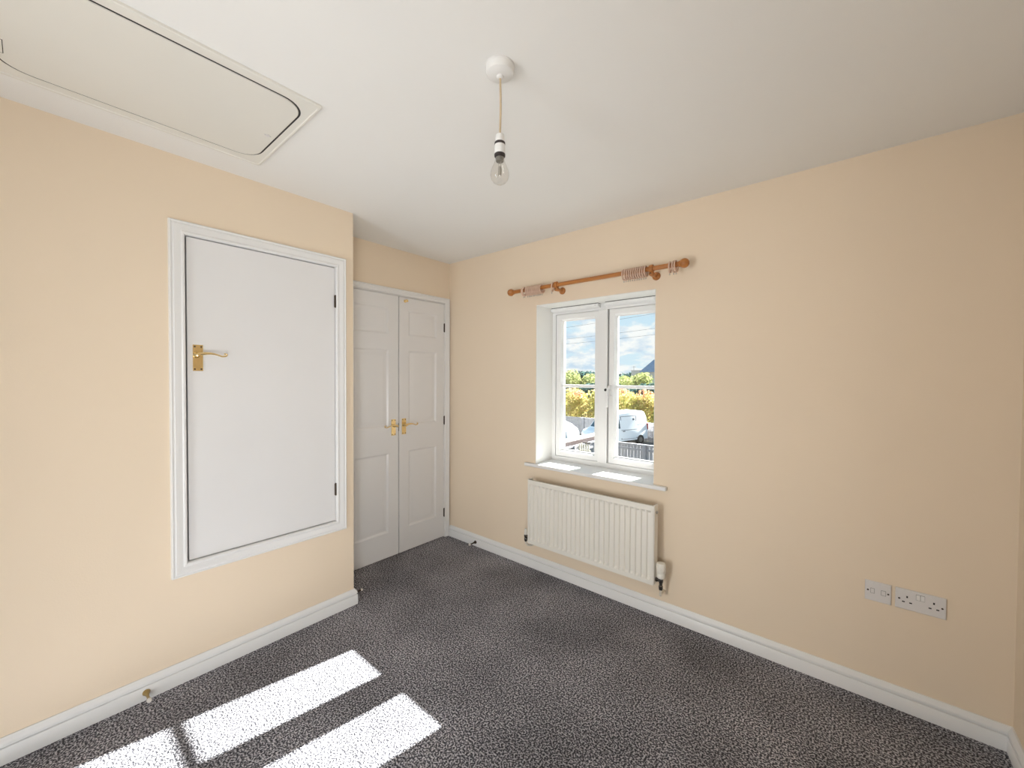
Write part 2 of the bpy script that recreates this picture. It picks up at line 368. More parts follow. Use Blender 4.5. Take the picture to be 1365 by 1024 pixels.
# ------------------------------------------------------------------ cupboard door in the boxed-out wall
ARC = [(0, 0), (0, .010), (.004, .013), (.010, .0135), (.014, .0105), (.018, .0105), (.026, .0135), (.034, .0165), (.040, .0175), (.043, .0145), (.047, .0145), (.052, .018), (.056, .016), (.058, 0)]
d1 = Thing('door_1', (B, (AY0 + AY1) / 2, AZ0), 'plain white cupboard door set off the floor in the boxed-out wall', 'door', kind='structure')
d1.part('architrave', MB().sweep([(AY0, AZ0), (AY1, AZ0), (AY1, AZ1), (AY0, AZ1)], True, ARC, lambda u, v, h: (B + h, u, v)), 'gloss', smooth=30)
jb = MB()
jb.sweep([(AY0 + .0, AZ0), (AY1, AZ0), (AY1, AZ1), (AY0, AZ1)], True, [(-.0015, -.1), (-.0015, .004), (.004, .004), (.004, -.1)], lambda u, v, h: (B + h, u, v))
jb.box(B - .07, B - .045, AY1 - .02, AY1, AZ0, AZ1)
jb.box(B - .07, B - .045, AY0, AY1, AZ1 - .02, AZ1); jb.box(B - .07, B - .045, AY0, AY1, AZ0, AZ0 + .02)
d1.part('jamb', jb, 'gloss')
leaf = d1.part('door_leaf', MB().box(B - .041, B - .005, AY0 + .0090, AY1 - .004, AZ0 + .005, AZ1 - .005), 'leaf_door', bevel=.0015)
def hinge(th, parent, x, y, z, hh, nx, axis='y'):
    th.part('hinge', MB().lathe([(.0025, 0), (.0042, .003), (.0042, hh - .003), (.0025, hh)], (x, y, z - hh / 2)).box(x - .004, x + .001, y - .006, y + .004, z - hh / 2 + .003, z + hh / 2 - .003), 'bronze', parent, smooth=40)
hinge(d1, leaf, B + .001, AY1 - .003, 1.85, .075, 1); hinge(d1, leaf, B + .001, AY1 - .003, .737, .075, 1)
def lever_set(th, parent, x, yc, z0, z1, side):
    """short back plate with a scroll lever; side = direction of the lever along y"""
    pl = th.part('handle_plate', MB().box(x, x + .004, yc - .0195, yc + .0195, z0, z1), 'brass', parent, bevel=.0015)
    zb = z0 + (z1 - z0) * .60
    yb_ = yc - side * .006
    mb = MB().lathe([(.013, 0), (.012, .008), (.0085, .012), (.008, .034), (.010, .040), (.009, .046), (.003, .048)], (x + .004, yb_, zb), (1, 0, 0))
    pts, rad = [], []
    for i in range(17):
        t = i / 16
        pts.append((x + .044 + .004 * math.sin(t * 3.1), yb_ + side * (.004 + .100 * t), zb + .004 + .007 * math.sin(t * math.pi * 1.0) - .016 * t * t + .010 * max(0, t - .85) / .15))
        rad.append(.0085 - .0045 * min(1, t * 1.6))
    for k in range(6):
        a = k / 5 * 4.2; e = pts[16]
        pts.append((e[0], e[1] + side * .006 * math.sin(a), e[2] + .006 - .006 * math.cos(a))); rad.append(.0036)
    th.part('door_lever', mb.tube(pts, rad, 10), 'brass', parent, smooth=50)
    for sy in (-1, 1):
        for zc in (z0 + .009, z1 - .009):
            th.part('screw', MB().lathe([(.0038, 0), (.0038, .0008), (.002, .0012)], (x + .004, yc + sy * .0125, zc), (1, 0, 0), 10), 'bronze', parent)
lever_set(d1, leaf, B - .005, -1.8765, 1.4305, 1.5530, 1)

# ------------------------------------------------------------------ panelled double doors of the wardrobe
d2 = Thing('door_2', (0, (CY0 + CY1) / 2, 0), 'pair of white moulded three-panel doors in the recess left of the window', 'door', kind='structure')
ARC2 = [(d * .8, h) for d, h in ARC]
d2.part('architrave', MB().sweep([(CY1, 0.0), (CY1, CZ), (CY0, CZ), (CY0, 0.0)], False, ARC2, lambda u, v, h: (h, u, v)), 'gloss', smooth=30)
jb = MB(); jb.box(-.1, -.001, CY1 - .004, CY1, 0, CZ); jb.box(-.1, -.001, CY0, CY0 + .004, 0, CZ); jb.box(-.1, -.001, CY0, CY1, CZ - .004, CZ)
d2.part('jamb', jb, 'gloss')
PZ = [(.198, .814), (1.020, 1.616), (1.735, 1.937)]
PS = [(0, 0), (.006, -.0035), (.012, -.0085), (.018, -.010), (.024, -.0095), (.046, -.0025), (.050, -.002)]
for ya, yb2, pa, pb, side in ((-.516, -.061, -.428, -.143, 1), (-.974, -.5235, -.895, -.612, -1)):
    mb = MB(); x0, x1, z0, z1 = -.040, -.002, .006, 2.037
    mb.box(x0, x1, ya, pa, z0, z1); mb.box(x0, x1, pb, yb2, z0, z1)
    zs = [z0] + [z for p in PZ for z in p] + [z1]
    for k in range(0, 8, 2): mb.box(x0, x1, pa, pb, zs[k], zs[k + 1])
    lf = d2.part('door_leaf', mb, 'leaf_door')
    for q0, q1 in PZ:
        d2.part('panel', MB().insets(pa, pb, q0, q1, PS, lambda u, v, h: (-.002 + h, u, v)), 'leaf_door', lf, smooth=20)
    hy = yb2 + .002 if side > 0 else ya - .002
    for hz in (1.834, 1.028, .217): hinge(d2, lf, .003, hy, hz, .078, 1)
    lever_set(d2, lf, -.002, -.4735 if side > 0 else -.5690, .949, 1.0745, side)
    if side > 0:
        d2.part('bolt_knob', MB().lathe([(.012, 0), (.012, .003), (.005, .006), (.0045, .016), (.010, .020), (.011, .027), (.006, .032)], (-.002, -.462, 2.008), (1, 0, 0)).lathe([(.006, 0), (.007, .006), (.004, .012)], (-.002, -.442, 2.010), (1, 0, 0)), 'brass', lf, smooth=50)
    else:
        d2.part('latch', MB().box(-.030, -.001, yb2 - .001, yb2 + .003, .98, 1.04), 'black', lf)

# ------------------------------------------------------------------ loft hatch
def rrect(x0, x1, y0, y1, r, n=8):
    out = []
    for cx_, cy_, a0 in ((x1 - r, y1 - r, 0), (x0 + r, y1 - r, 90), (x0 + r, y0 + r, 180), (x1 - r, y0 + r, 270)):
        for i in range(n + 1):
            a = R(a0 + 90 * i / n); out.append((cx_ + r * math.cos(a), cy_ + r * math.sin(a)))
    return out
hx0, hx1, hy0, hy1 = .585, 1.226, -2.480, -1.680
lh = Thing('loft_hatch', ((hx0 + hx1) / 2, (hy0 + hy1) / 2, H), 'cream plastic loft hatch with rounded panel corners in the ceiling', 'hatch')
mb = MB()
io = [(r_, z_) for r_, z_ in (((hx0, hx1, hy0, hy1, .012), H + .002), ((hx0, hx1, hy0, hy1, .012), H - .007), ((hx0 + .004, hx1 - .004, hy0 + .004, hy1 - .004, .011), H - .010),
      ((hx0 + .012, hx1 - .012, hy0 + .010, hy1 - .010, .010), H - .010), ((hx0 + .015, hx1 - .015, hy0 + .012, hy1 - .012, .010), H - .0075), ((hx0 + .052, hx1 - .043, hy0 + .032, hy1 - .032, .085), H - .0065), ((hx0 + .052, hx1 - .043, hy0 + .032, hy1 - .032, .085), H + .02))]
mb.rings([[(x, y, z) for x, y in rrect(*r_)] for r_, z in io], True, False)
lh.part('frame', mb, 'hatch', smooth=25)
pnl = lh.part('panel', MB().prism(rrect(hx0 + .0590, hx1 - .0510, hy0 + .0395, hy1 - .0390, .078), lambda u, v, h: (u, v, h), H - .0090, H + .03), 'hatch_panel', bevel=.003)
lh.part('latch', MB().prism([(.885 + .010 * math.cos(a * .5236), -1.748 + .007 * math.sin(a * .5236)) for a in range(12)], lambda u, v, h: (u, v, h), H - .0105, H - .008).box(.883, .887, -1.760, -1.736, H - .0110, H - .0085), 'socket', pnl)
lh.part('catch_plate', MB().box(.728, .803, -2.447, -2.424, H - .0100, H - .008), 'hatch', pnl, bevel=.0008)
lh.part('catch_gap_shade', MB().sweep([(.728, -2.447), (.803, -2.447), (.803, -2.424), (.728, -2.424)], True, [(0, 0), (.0015, 0), (.0015, .0006), (0, .0006)], lambda u, v, h: (u, v, H - .0090 - h)), 'gap_shade', pnl)  # dark outline painting a gap's shade round the plate
sr = [[(x, y, z) for x, y in rrect(hx0 + a_, hx1 - b_, hy0 + c_, hy1 - c_, r_)] for a_, b_, c_, r_, z in ((.050, .041, .030, .087, H + .004), (.050, .041, .030, .087, H - .0055), (.062, .054, .043, .076, H - .0055))]
lh.part('hatch_gap_shade', MB().rings(sr, True, False), 'black')  # added black strip painting the shaded gap round the panel
lh.part('dark_gap_backing', MB().box(HX0 - .02, HX1 + .02, HY0 - .02, HY1 + .02, H + .15, H + .16), 'gap_shade')  # unseen backing, coloured dark so the hatch gap stays black

# ------------------------------------------------------------------ pendant light
LX, LY = 1.851, -1.405
pn = Thing('pendant_light', (LX, LY, H), 'bare bulb pendant light with white rose hanging from the ceiling', 'ceiling light')
pn.part('ceiling_rose', MB().lathe([(.046, 0), (.046, -.003), (.0445, -.004), (.0445, -.018), (.042, -.0235), (.036, -.027), (.012, -.031), (.010, -.036), (.006, -.038)], (LX, LY, H), seg=36), 'white_plastic', smooth=30)
pn.part('rose_base', MB().lathe([(.0468, 0), (.0468, -.0016), (.044, -.0016)], (LX, LY, H), seg=36), 'socket')
cpts = [(LX + .0025 * math.sin(i / 10 * math.pi), LY, H - .036 - .180 * i / 10) for i in range(11)]
pn.part('flex_cord', MB().tube(cpts, .0033, 8), 'cord', smooth=60)
hold = pn.part('lampholder', MB().lathe([(.006, 0), (.013, -.003), (.0145, -.010), (.0150, -.026), (.0150, -.0265)], (LX, LY, 2.187), seg=24).lathe([(.0165, 0), (.0170, -.004), (.0175, -.026), (.0165, -.030)], (LX, LY, 2.152), seg=24), 'white_plastic', smooth=30)
pn.part('locking_ring', MB().lathe([(.0155, 0), (.0172, -.002), (.0172, -.0075), (.0155, -.009)], (LX, LY, 2.161), seg=24), 'bakelite', hold, smooth=30)
pn.part('shade_ring', MB().lathe([(.0165, 0), (.0178, -.002), (.0175, -.008), (.014, -.011)], (LX, LY, 2.124), seg=24), 'bakelite', hold, smooth=30)
bz = 2.027
bp_ = [(.0015, 0), (.010, .0018), (.020, .0075), (.0270, .0170), (.0300, .0290), (.0290, .041), (.0245, .053), (.0185, .066), (.0150, .077), (.0135, .088)]
bl = pn.part('bulb', MB().lathe(bp_, (LX, LY, bz), seg=32), 'bulb', smooth=60)
pn.part('bulb_cap', MB().lathe([(.0125, 0), (.0125, .016), (.010, .018)], (LX, LY, 2.100), seg=20), 'steel', bl, smooth=40)
pn.part('capsule', MB().lathe([(.002, 0), (.0055, .003), (.006, .022), (.004, .030)], (LX, LY, 2.054), seg=12).tube([(LX - .005, LY, 2.105), (LX - .004, LY, 2.084)], .0008, 6).tube([(LX + .005, LY, 2.105), (LX + .004, LY, 2.084)], .0008, 6), 'filament', bl, smooth=40)

# ------------------------------------------------------------------ curtain pole and rings
PY, PZc = -0.08, 2.036
cp = Thing('curtain_pole', (1.396, 0, PZc), 'varnished pine curtain pole with ball ends above the window', 'curtain pole')
cp.part('rod', MB().lathe([(.0135, 0), (.0135, 1.20)], (.80, PY, PZc), (1, 0, 0), 18), 'pine', smooth=50)
for xx, ax in ((.806, -1), (1.988, 1)):
    cp.part('finial', MB().lathe([(.0150, 0), (.0175, .002), (.0150, .005), (.0150, .007), (.0205, .012), (.0250, .020), (.0262, .029), (.0250, .038), (.0205, .046), (.0120, .0525), (.001, .055)], (xx, PY, PZc), (ax, 0, 0), 24), 'pine', smooth=60)
for xx in (1.180, 1.835):
    b_ = cp.part('bracket', MB().lathe([(.024, 0), (.024, .006), (.020, .010), (.0115, .014), (.0105, .030), (.0115, .055), (.014, .062), (.014, .085), (.008, .092)], (xx, 0, PZc - .028), (0, -1, 0), 20)
        .lathe([(.0205, -.011), (.022, -.009), (.022, .009), (.0205, .011)], (xx, PY, PZc), (1, 0, 0), 20), 'pine', smooth=50)
    cp.part('screw', MB().lathe([(.004, 0), (.004, .002), (.002, .003)], (xx, -.092, PZc - .028), (0, -1, 0), 10), 'bronze', b_)
rg = Thing('curtain_ring', (0, 0, 0), 'x', 'curtain ring', local=True)
rg.part('hoop', MB().torus((0, 0, 0), (1, 0, 0), .0288, .0046, 28, 8), 'ringwood', smooth=60)
rg.part('screw_eye', MB().tube([(0, 0, -.0330), (0, 0, -.0375)], .0012, 6).torus((0, 0, -.0405), (0, 1, 0), .0032, .0010, 10, 5), 'steel', smooth=60)
ORD = ['first', 'second', 'third', 'fourth', 'fifth', 'sixth', 'seventh', 'eighth', 'ninth', 'tenth', 'eleventh']
gL, gR = 'left bunch of curtain rings', 'right bunch of curtain rings'
rings = [(.899, ('outer pale curtain ring of the loose pair nearest the left ball end', 'loose curtain rings'), .03),
         (.911, ('inner pale curtain ring of the loose pair nearest the left ball end', 'loose curtain rings'), -.05)]
rings += [(.936 + .0125 * i, ('pale wooden curtain ring, %s from the left in the tight left-hand bunch' % ORD[i], gL), 0) for i in range(11)]
rings += [(1.150, ('single pale curtain ring hanging alone beside the left pole bracket', 'loose curtain rings'), .38)]
rings += [(1.668 + .0135 * i, ('pale wooden curtain ring, %s from the left in the tight right-hand bunch' % ORD[i], gR), 0) for i in range(11)]
rings += [(1.940, ('single pale curtain ring between the right bracket and the right-end pair', 'loose curtain rings'), .12),
          (1.961, ('left pale curtain ring of the pair touching the right ball end', 'loose curtain rings'), -.04),
          (1.973, ('right pale curtain ring of the pair touching the right ball end', 'loose curtain rings'), -.04)]
for i, (xx, (lb, gp), tilt) in enumerate(rings):
    loc = (xx, PY, PZc - .0105)
    if i == 0: r_ = rg.root; r_.location = loc
    else: r_ = copy_thing(rg.root, loc)
    r_['label'] = lb
    if gp: r_['group'] = gp
    elif 'group' in r_: del r_['group']
    r_.rotation_euler = (random.uniform(-.06, .06), tilt * .3 + random.uniform(-.02, .02), tilt + random.uniform(-.02, .02))

# ------------------------------------------------------------------ radiator
rx0, rx1, rz0, rz1, ryf, ryb = .968, 1.875, .222, .677, -.108, -.052
ra = Thing('radiator', ((rx0 + rx1) / 2, 0, rz0), 'cream-white ribbed panel radiator on the wall below the window', 'radiator')
mb = MB()
N = 26; m0, m1 = rx0 + .012, rx1 - .012; pitch = (m1 - m0) / N
cols = [(rx0, 0)]
for i in range(N):
    a = m0 + i * pitch
    cols += [(a + .005, 0), (a + .009, 1), (a + pitch - .009, 1), (a + pitch - .005, 0)]
cols.append((rx1, 0))
rows = [(rz0, 0), (rz0 + .026, 0), (rz0 + .040, 1), (rz1 - .044, 1), (rz1 - .030, 0), (rz1, 0)]
grid = [[mb.bm.verts.new((x, ryf + .0095 * cx_ * rz_, z)) for x, cx_ in cols] for z, rz_ in rows]
for a, b in zip(grid[:-1], grid[1:]):
    for i in range(len(cols) - 1): mb.bm.faces.new((a[i], a[i + 1], b[i + 1], b[i]))
mb.box(rx0, rx1, ryf + .0005, ryf + .003, rz0, rz0 + .02); mb.box(rx0, rx1, ryf + .0005, ryf + .014, rz1 - .014, rz1)
mb.box(rx0, rx1, ryf + .010, ryf + .013, rz0, rz1)
fp = ra.part('front_panel', mb, 'rad', smooth=25)
ra.part('convector_fins', MB().box(rx0 + .03, rx1 - .03, ryf + .014, ryb - .006, rz0 + .04, rz1 - .03), 'steel')
ra.part('back_panel', MB().box(rx0 + .004, rx1 - .004, ryb - .004, ryb, rz0, rz1 - .012), 'rad', bevel=.001)
for s_, xx in ((-1, rx0), (1, rx1)):
    x_a, x_b = (xx - .004, xx + .006) if s_ < 0 else (xx - .006, xx + .004)
    ec = ra.part('end_cover', MB().box(x_a, x_b, ryf + .004, ryb, rz0 + .002, rz1 + .003), 'rad', bevel=.0025)
    if s_ > 0:
        ra.part('air_vent', MB().lathe([(.009, 0), (.009, .004), (.004, .005), (.004, .009)], (rx1 + .004, -.076, rz1 - .040), (1, 0, 0), 14), 'steel', ec, smooth=40)
ra.part('wall_bracket', MB().box(1.08, 1.11, ryb, -.0005, .30, .60), 'steel')
ra.part('wall_bracket', MB().box(1.73, 1.76, ryb, -.0005, .30, .60), 'steel')
vx = 1.909
tv = ra.part('thermostatic_valve', MB().tube([(rx1 + .002, -.078, .250), (vx, -.078, .250)], .0095, 12).lathe([(.010, -.052), (.012, -.040), (.012, -.030), (.009, -.026), (.010, -.012), (.013, -.006), (.013, .010), (.011, .016), (.011, .026)], (vx, -.078, .250), (0, 0, 1), 14).lathe([(.0125, 0), (.0125, .010), (.010, .012)], (rx1 + .004, -.078, .250), (1, 0, 0), 6), 'chrome', smooth=30)
hd = MB().lathe([(.018, .0), (.0230, .006), (.0240, .024), (.0222, .028), (.0258, .034), (.0250, .078), (.022, .086), (.014, .089)], (vx, -.078, .266), (0, 0, 1), 24)
ra.part('valve_head', hd, 'rad', tv, smooth=35)
for k in range(9):
    a = k * 2 * math.pi / 9
    ra.part('head_rib', MB().box(vx + .0254 * math.cos(a) - .0016, vx + .0254 * math.cos(a) + .0016, -.078 + .0254 * math.sin(a) - .0016, -.078 + .0254 * math.sin(a) + .0016, .312, .342), 'rad', tv, bevel=.0008)
ra.part('pipe', MB().tube([(vx, -.078, .202), (vx, -.078, .180), (vx - .003, -.074, .165), (vx - .008, -.06, .160), (vx - .010, -.0005, .160)], .0075, 10), 'pipe', smooth=60)
lx = .930
lk = ra.part('lockshield_valve', MB().tube([(rx0 - .002, -.078, .250), (lx, -.078, .250)], .009, 12).lathe([(.009, -.034), (.012, -.026), (.012, -.012), (.010, -.008), (.013, .002), (.013, .012), (.010, .016)], (lx, -.078, .250), (0, 0, 1), 12), 'chrome', smooth=30)
ra.part('valve_cap', MB().lathe([(.012, 0), (.0125, .010), (.010, .036), (.007, .042)], (lx, -.078, .266), (0, 0, 1), 16), 'rad', lk, smooth=40)
ra.part('pipe', MB().tube([(lx, -.078, .220), (lx + .002, -.078, .200), (lx + .012, -.07, .188), (lx + .028, -.05, .186), (lx + .034, -.0005, .186)], .0075, 10), 'pipe', smooth=60)

# ------------------------------------------------------------------ sockets
def fy(u, v, h): return (u, -h, v)
def plate(th, x0, x1, z0, z1):
    return th.part('faceplate', MB().rings([[(x, -h, z) for x, z in ((x0 + d, z0 + d), (x1 - d, z0 + d), (x1 - d, z1 - d), (x0 + d, z1 - d))] for d, h in ((0, .0003), (0, .0055), (.0025, .0085))]), 'socket', bevel=.0008)
s1 = Thing('media_outlet', (2.827, 0, .434), 'square white media outlet plate left of the double power socket', 'wall outlet')
plate(s1, 2.784, 2.870, .434, .520)
for xc, wd in ((2.809, .011), (2.8445, .0135)):
    pt = s1.part('port', MB().box(xc - wd / 2, xc + wd / 2, -.0095, -.0085, .469, .4885), 'socket', bevel=.0004)
    s1.part('port_rim', MB().sweep([(xc - wd / 2, .469), (xc + wd / 2, .469), (xc + wd / 2, .4885), (xc - wd / 2, .4885)], True, [(0, 0), (.0012, 0), (.0012, .0012), (0, .0012)], lambda u, v, h: (u, -.0085 - h, v)), 'steel', pt)
for xc in (2.794, 2.860): s1.part('screw', MB().lathe([(.0036, 0), (.0036, .0006), (.001, .0007)], (xc, -.0085, .479), (0, -1, 0), 12), 'bronze')
s2 = Thing('power_socket', (2.957, 0, .434), 'double switched three-pin power socket low on the cream wall', 'power socket')
plate(s2, 2.882, 3.033, .434, .520)
for k, xc in enumerate((2.918, 2.997)):
    for dx, z, w_, h_ in ((0, .489, .0052, .0085), (-.011, .4665, .0085, .0050), (.011, .4665, .0085, .0050)):
        s2.part('pin_hole', MB().box(xc + dx - w_ / 2, xc + dx + w_ / 2, -.0088, -.0080, z - h_ / 2, z + h_ / 2), 'gap_shade')  # dark blocks on the plate; the holes' shade is in their colour
for xc in (2.951, 2.964):
    s2.part('switch_rocker', MB().rings([[(x, -.0084, .4865), (x, -.0125, .4875), (x, -.0098, .5075), (x, -.0084, .5080)] for x in (xc - .0058, xc + .0058)]), 'white_plastic')
s2.part('switch_shadow_gap', MB().box(2.9445, 2.9705, -.0087, -.0080, .4853, .5090), 'bronze')
for xc in (2.894, 3.021): s2.part('screw', MB().lathe([(.0036, 0), (.0036, .0006), (.001, .0007)], (xc, -.0085, .477), (0, -1, 0), 12), 'bronze')

# ------------------------------------------------------------------ door stops on the skirting
def door_stop(base, ax, mt, label):
    t = Thing('door_stop', base, label, 'door stop')
    t.part('base', MB().lathe([(.0135, 0), (.0135, .002), (.011, .007), (.0065, .020), (.0055, .030)], base, ax, 18), mt, smooth=50)
    t.part('stem', MB().lathe([(.0052, 0), (.0052, .022), (.0075, .026), (.0075, .032)], Vector(base) + Vector(ax) * .029, ax, 16), mt, smooth=50)
    t.part('rubber_tip', MB().lathe([(.0078, 0), (.0085, .002), (.0085, .010), (.006, .014)], Vector(base) + Vector(ax) * .0605, ax, 16), 'rubber', smooth=50)
door_stop((B + .018, -2.072, .034), (1, 0, 0), 'brass_dull', 'brass door stop with white rubber tip under the cupboard door')
door_stop((.352, -.018, .034), (0, -1, 0), 'bronze', 'dark door stop on the skirting near the double doors')
door_stop((.327, YB + .018, .032), (0, 1, 0), 'bronze', 'door stop half hidden behind the boxed-out corner, white tip showing')

# ================================================================== outside
GZ = -3.0
M['asphalt'] = mat('sunlit_paving', (0.11, 0.107, 0.10), 0.9, var=0.25, vscale=0.8, bump=0.2, bscale=20)
M['fence_wood'] = wood('weathered_fence_wood', (0.34, 0.32, 0.33), (0.50, 0.47, 0.47), 0.8, (9, 9, 1.2))
M['near_fence'] = wood('grey_fence_wood', (0.27, 0.27, 0.30), (0.42, 0.41, 0.43), 0.8, (9, 9, 1.2))
M['brick'] = mat('pinkish_brick', (0.42, 0.31, 0.29), 0.85, var=0.2, vscale=9)
M['coping'] = mat('pale_coping_stone', (0.55, 0.53, 0.50), 0.8, var=0.06, vscale=3)
M['van_paint'] = mat('white_van_paint', (0.80, 0.83, 0.87), 0.3, var=0.01)
M['car_glass'] = mat('dark_car_glass', (0.05, 0.09, 0.12), 0.08)
M['tyre'] = mat('black_tyre', (0.02, 0.02, 0.022), 0.8)
M['trim'] = mat('grey_van_trim', (0.12, 0.14, 0.16), 0.6)
M['tail'] = mat('red_lamp', (0.4, 0.03, 0.02), 0.3)
M['wirem'] = mat('grey_cable', (0.14, 0.18, 0.22), 0.6)
M['bark'] = mat('brown_bark', (0.12, 0.085, 0.06), 0.9, var=0.2, vscale=8)
M['render'] = mat('pale_house_render', (0.62, 0.58, 0.52), 0.8, var=0.03)
M['slate'] = mat('blue_grey_slate', (0.30, 0.33, 0.42), 0.7, var=0.15, vscale=2)
M['palewood'] = mat('pale_picket_wood', (0.62, 0.56, 0.44), 0.7, var=0.1, vscale=6)
def foliage(name, c1, c2, c3, top=None, tpos=0.6):
    mt = bpy.data.materials.new(name); mt.use_nodes = True; nt = mt.node_tree; nt.nodes.clear()
    o = nt.nodes.new('ShaderNodeOutputMaterial'); mx_ = nt.nodes.new('ShaderNodeMixShader'); mx_.inputs[0].default_value = 0.58
    df = nt.nodes.new('ShaderNodeBsdfDiffuse'); tl = nt.nodes.new('ShaderNodeBsdfTranslucent')
    g = nt.nodes.new('ShaderNodeNewGeometry'); r = nt.nodes.new('ShaderNodeValToRGB'); nt.links.new(g.outputs['Random Per Island'], r.inputs[0])
    e = r.color_ramp.elements; e[0].color = (*c1, 1); e[1].color = (*c3, 1); x = e.new(.5); x.color = (*c2, 1)
    out = r.outputs[0]
    if top:
        t = nt.nodes.new('ShaderNodeTexCoord'); n = nt.nodes.new('ShaderNodeTexNoise'); n.inputs['Scale'].default_value = 1.6
        nt.links.new(t.outputs['Object'], n.inputs['Vector']); s_ = nt.nodes.new('ShaderNodeSeparateXYZ'); nt.links.new(t.outputs['Generated'], s_.inputs[0])
        a = nt.nodes.new('ShaderNodeMath'); a.operation = 'ADD'; nt.links.new(s_.outputs[2], a.inputs[0]); nt.links.new(n.outputs[0], a.inputs[1])
        mr = nt.nodes.new('ShaderNodeMapRange'); mr.inputs[1].default_value = tpos + .42; mr.inputs[2].default_value = tpos + .62; nt.links.new(a.outputs[0], mr.inputs[0])
        mm = nt.nodes.new('ShaderNodeMix'); mm.data_type = 'RGBA'; nt.links.new(mr.outputs[0], mm.inputs[0]); nt.links.new(out, mm.inputs[6]); mm.inputs[7].default_value = (*top, 1); out = mm.outputs[2]
    nt.links.new(out, df.inputs[0]); nt.links.new(out, tl.inputs[0])
    nt.links.new(df.outputs[0], mx_.inputs[1]); nt.links.new(tl.outputs[0], mx_.inputs[2]); nt.links.new(mx_.outputs[0], o.inputs[0])
    return mt
M['fol_yellow'] = foliage('yellow_green_leaves', (0.376, 0.393, 0.117), (0.537, 0.501, 0.170), (0.572, 0.464, 0.215), (0.554, 0.268, 0.179), .97)
M['fol_gold'] = foliage('golden_leaves', (0.429, 0.411, 0.135), (0.572, 0.501, 0.189), (0.590, 0.421, 0.215), (0.572, 0.251, 0.170), .88)
M['fol_green'] = foliage('green_leaves', (0.286, 0.358, 0.117), (0.411, 0.429, 0.152), (0.501, 0.482, 0.196), (0.537, 0.286, 0.179), 1.0)
M['fol_tree'] = foliage('pale_tree_leaves', (0.206, 0.261, 0.104), (0.302, 0.324, 0.131), (0.371, 0.357, 0.173))
M['fol_dark'] = foliage('dark_blue_green_leaves', (0.035, 0.069, 0.069), (0.049, 0.090, 0.083), (0.069, 0.110, 0.090))

struct('ground', MB().box(-120, 60, 0.6, 260, GZ - .2, GZ), 'asphalt', 'pale sunlit paved ground outside below the window', 'ground')

def leaf_cloud(lumps, n, size, rnd):
    vs, fs = [], []
    tot = sum(l[3] * l[4] for l in lumps)
    for (x, y, z, rx, rz) in lumps:
        for _ in range(int(n * rx * rz / tot)):
            while True:
                p = Vector((rnd.uniform(-1, 1), rnd.uniform(-1, 1), rnd.uniform(-1, 1)))
                if .3 < p.length < 1: break
            p = p * (p.length ** -.45); c = Vector((x + p.x * rx, y + p.y * rx, z + p.z * rz))
            a = Vector((rnd.gauss(0, 1), rnd.gauss(0, 1), rnd.gauss(0, 1))).normalized(); b = a.orthogonal().normalized(); s_ = size * rnd.uniform(.6, 1.3)
            k = len(vs); vs += [c - a * s_, c + b * s_ * .5, c + a * s_, c - b * s_ * .5]; fs.append((k, k + 1, k + 2, k + 3))
    return vs, fs
def plant(name, x, y, top, rad, matn, label, cat, group, n=2600, size=.11, seed=0):
    rnd = random.Random(seed); t = Thing(name, (x, y, GZ), label, cat, group)
    h = top - GZ; lumps = []
    for k in range(9):
        a = rnd.uniform(0, 6.28); q = rnd.uniform(0, .55) * rad; zc = rnd.uniform(.30, .86)
        r_ = rad * rnd.uniform(.38, .62); lumps.append((q * math.cos(a), q * math.sin(a), min(zc * h, h - r_ * .8), r_, r_ * .9))
    lumps.append((0, 0, h * .45, rad * .75, h * .42)); lumps.append((rnd.uniform(-.3, .3), 0, h - rad * .45, rad * .5, rad * .45))
    vs, fs = leaf_cloud(lumps, n, size, rnd)
    me = bpy.data.meshes.new('foliage'); me.from_pydata(vs, [], fs); me.materials.append(M[matn])
    o = bpy.data.objects.new('foliage', me); COL.objects.link(o); o.parent = t.root
    tr = MB().tube([(x, y, GZ), (x + .03, y, GZ + h * .3), (x - .02, y, GZ + h * .7)], [rad * .06, rad * .045, rad * .02], 8); t.part('trunk', tr, 'bark')
hz = [(-19.6, .30, 'fol_yellow'), (-17.9, .25, 'fol_gold'), (-16.4, .42, 'fol_yellow'), (-14.9, .20, 'fol_gold'), (-13.4, .48, 'fol_yellow'), (-11.8, .55, 'fol_gold'), (-10.4, .22, 'fol_yellow'), (-9.6, .50, 'fol_gold'), (-8.2, .15, 'fol_green'), (-6.8, .30, 'fol_yellow'), (-5.2, .3, 'fol_gold')]
HL = ['yellow-green hedge shrub beyond the fence, leftmost in the left pane', 'golden hedge shrub beyond the fence, second in the left pane', 'yellow-green hedge shrub with orange tips in the left pane above the white car', 'golden orange-tipped hedge shrub beside the window mullion, left pane', 'yellow-green hedge shrub hidden mostly behind the window mullion', 'golden hedge shrub with red tips above the van cab', 'low yellow-green hedge shrub above the middle of the van', 'golden hedge shrub with red tips above the back of the van', 'greener hedge shrub right of the van by the fence', 'yellow-green hedge shrub at the far right behind the fence', 'golden hedge shrub past the right side of the window']
for i, (x, tp, mn) in enumerate(hz):
    plant('hedge_shrub', x, 27.8 + (i % 3) * .5, tp, 1.35, mn, HL[i], 'shrub', 'hedge shrubs beyond the far fence', 2300, .11, 30 + i)
dk = [(-25, .1), (-21.5, .35), (-18.2, .1), (-15, .3), (-11.6, .15), (-8.2, .3)]
DL = ['shrub coloured dark for shade, behind the hedge at the far left', 'shrub coloured dark for shade, behind the hedge in the left pane', 'shrub coloured dark for shade, behind the hedge near the window mullion', 'shrub coloured dark for shade, behind the hedge above the van cab', 'shrub coloured dark for shade, behind the hedge above the van roof', 'shrub coloured dark for shade, behind the hedge at the right side']
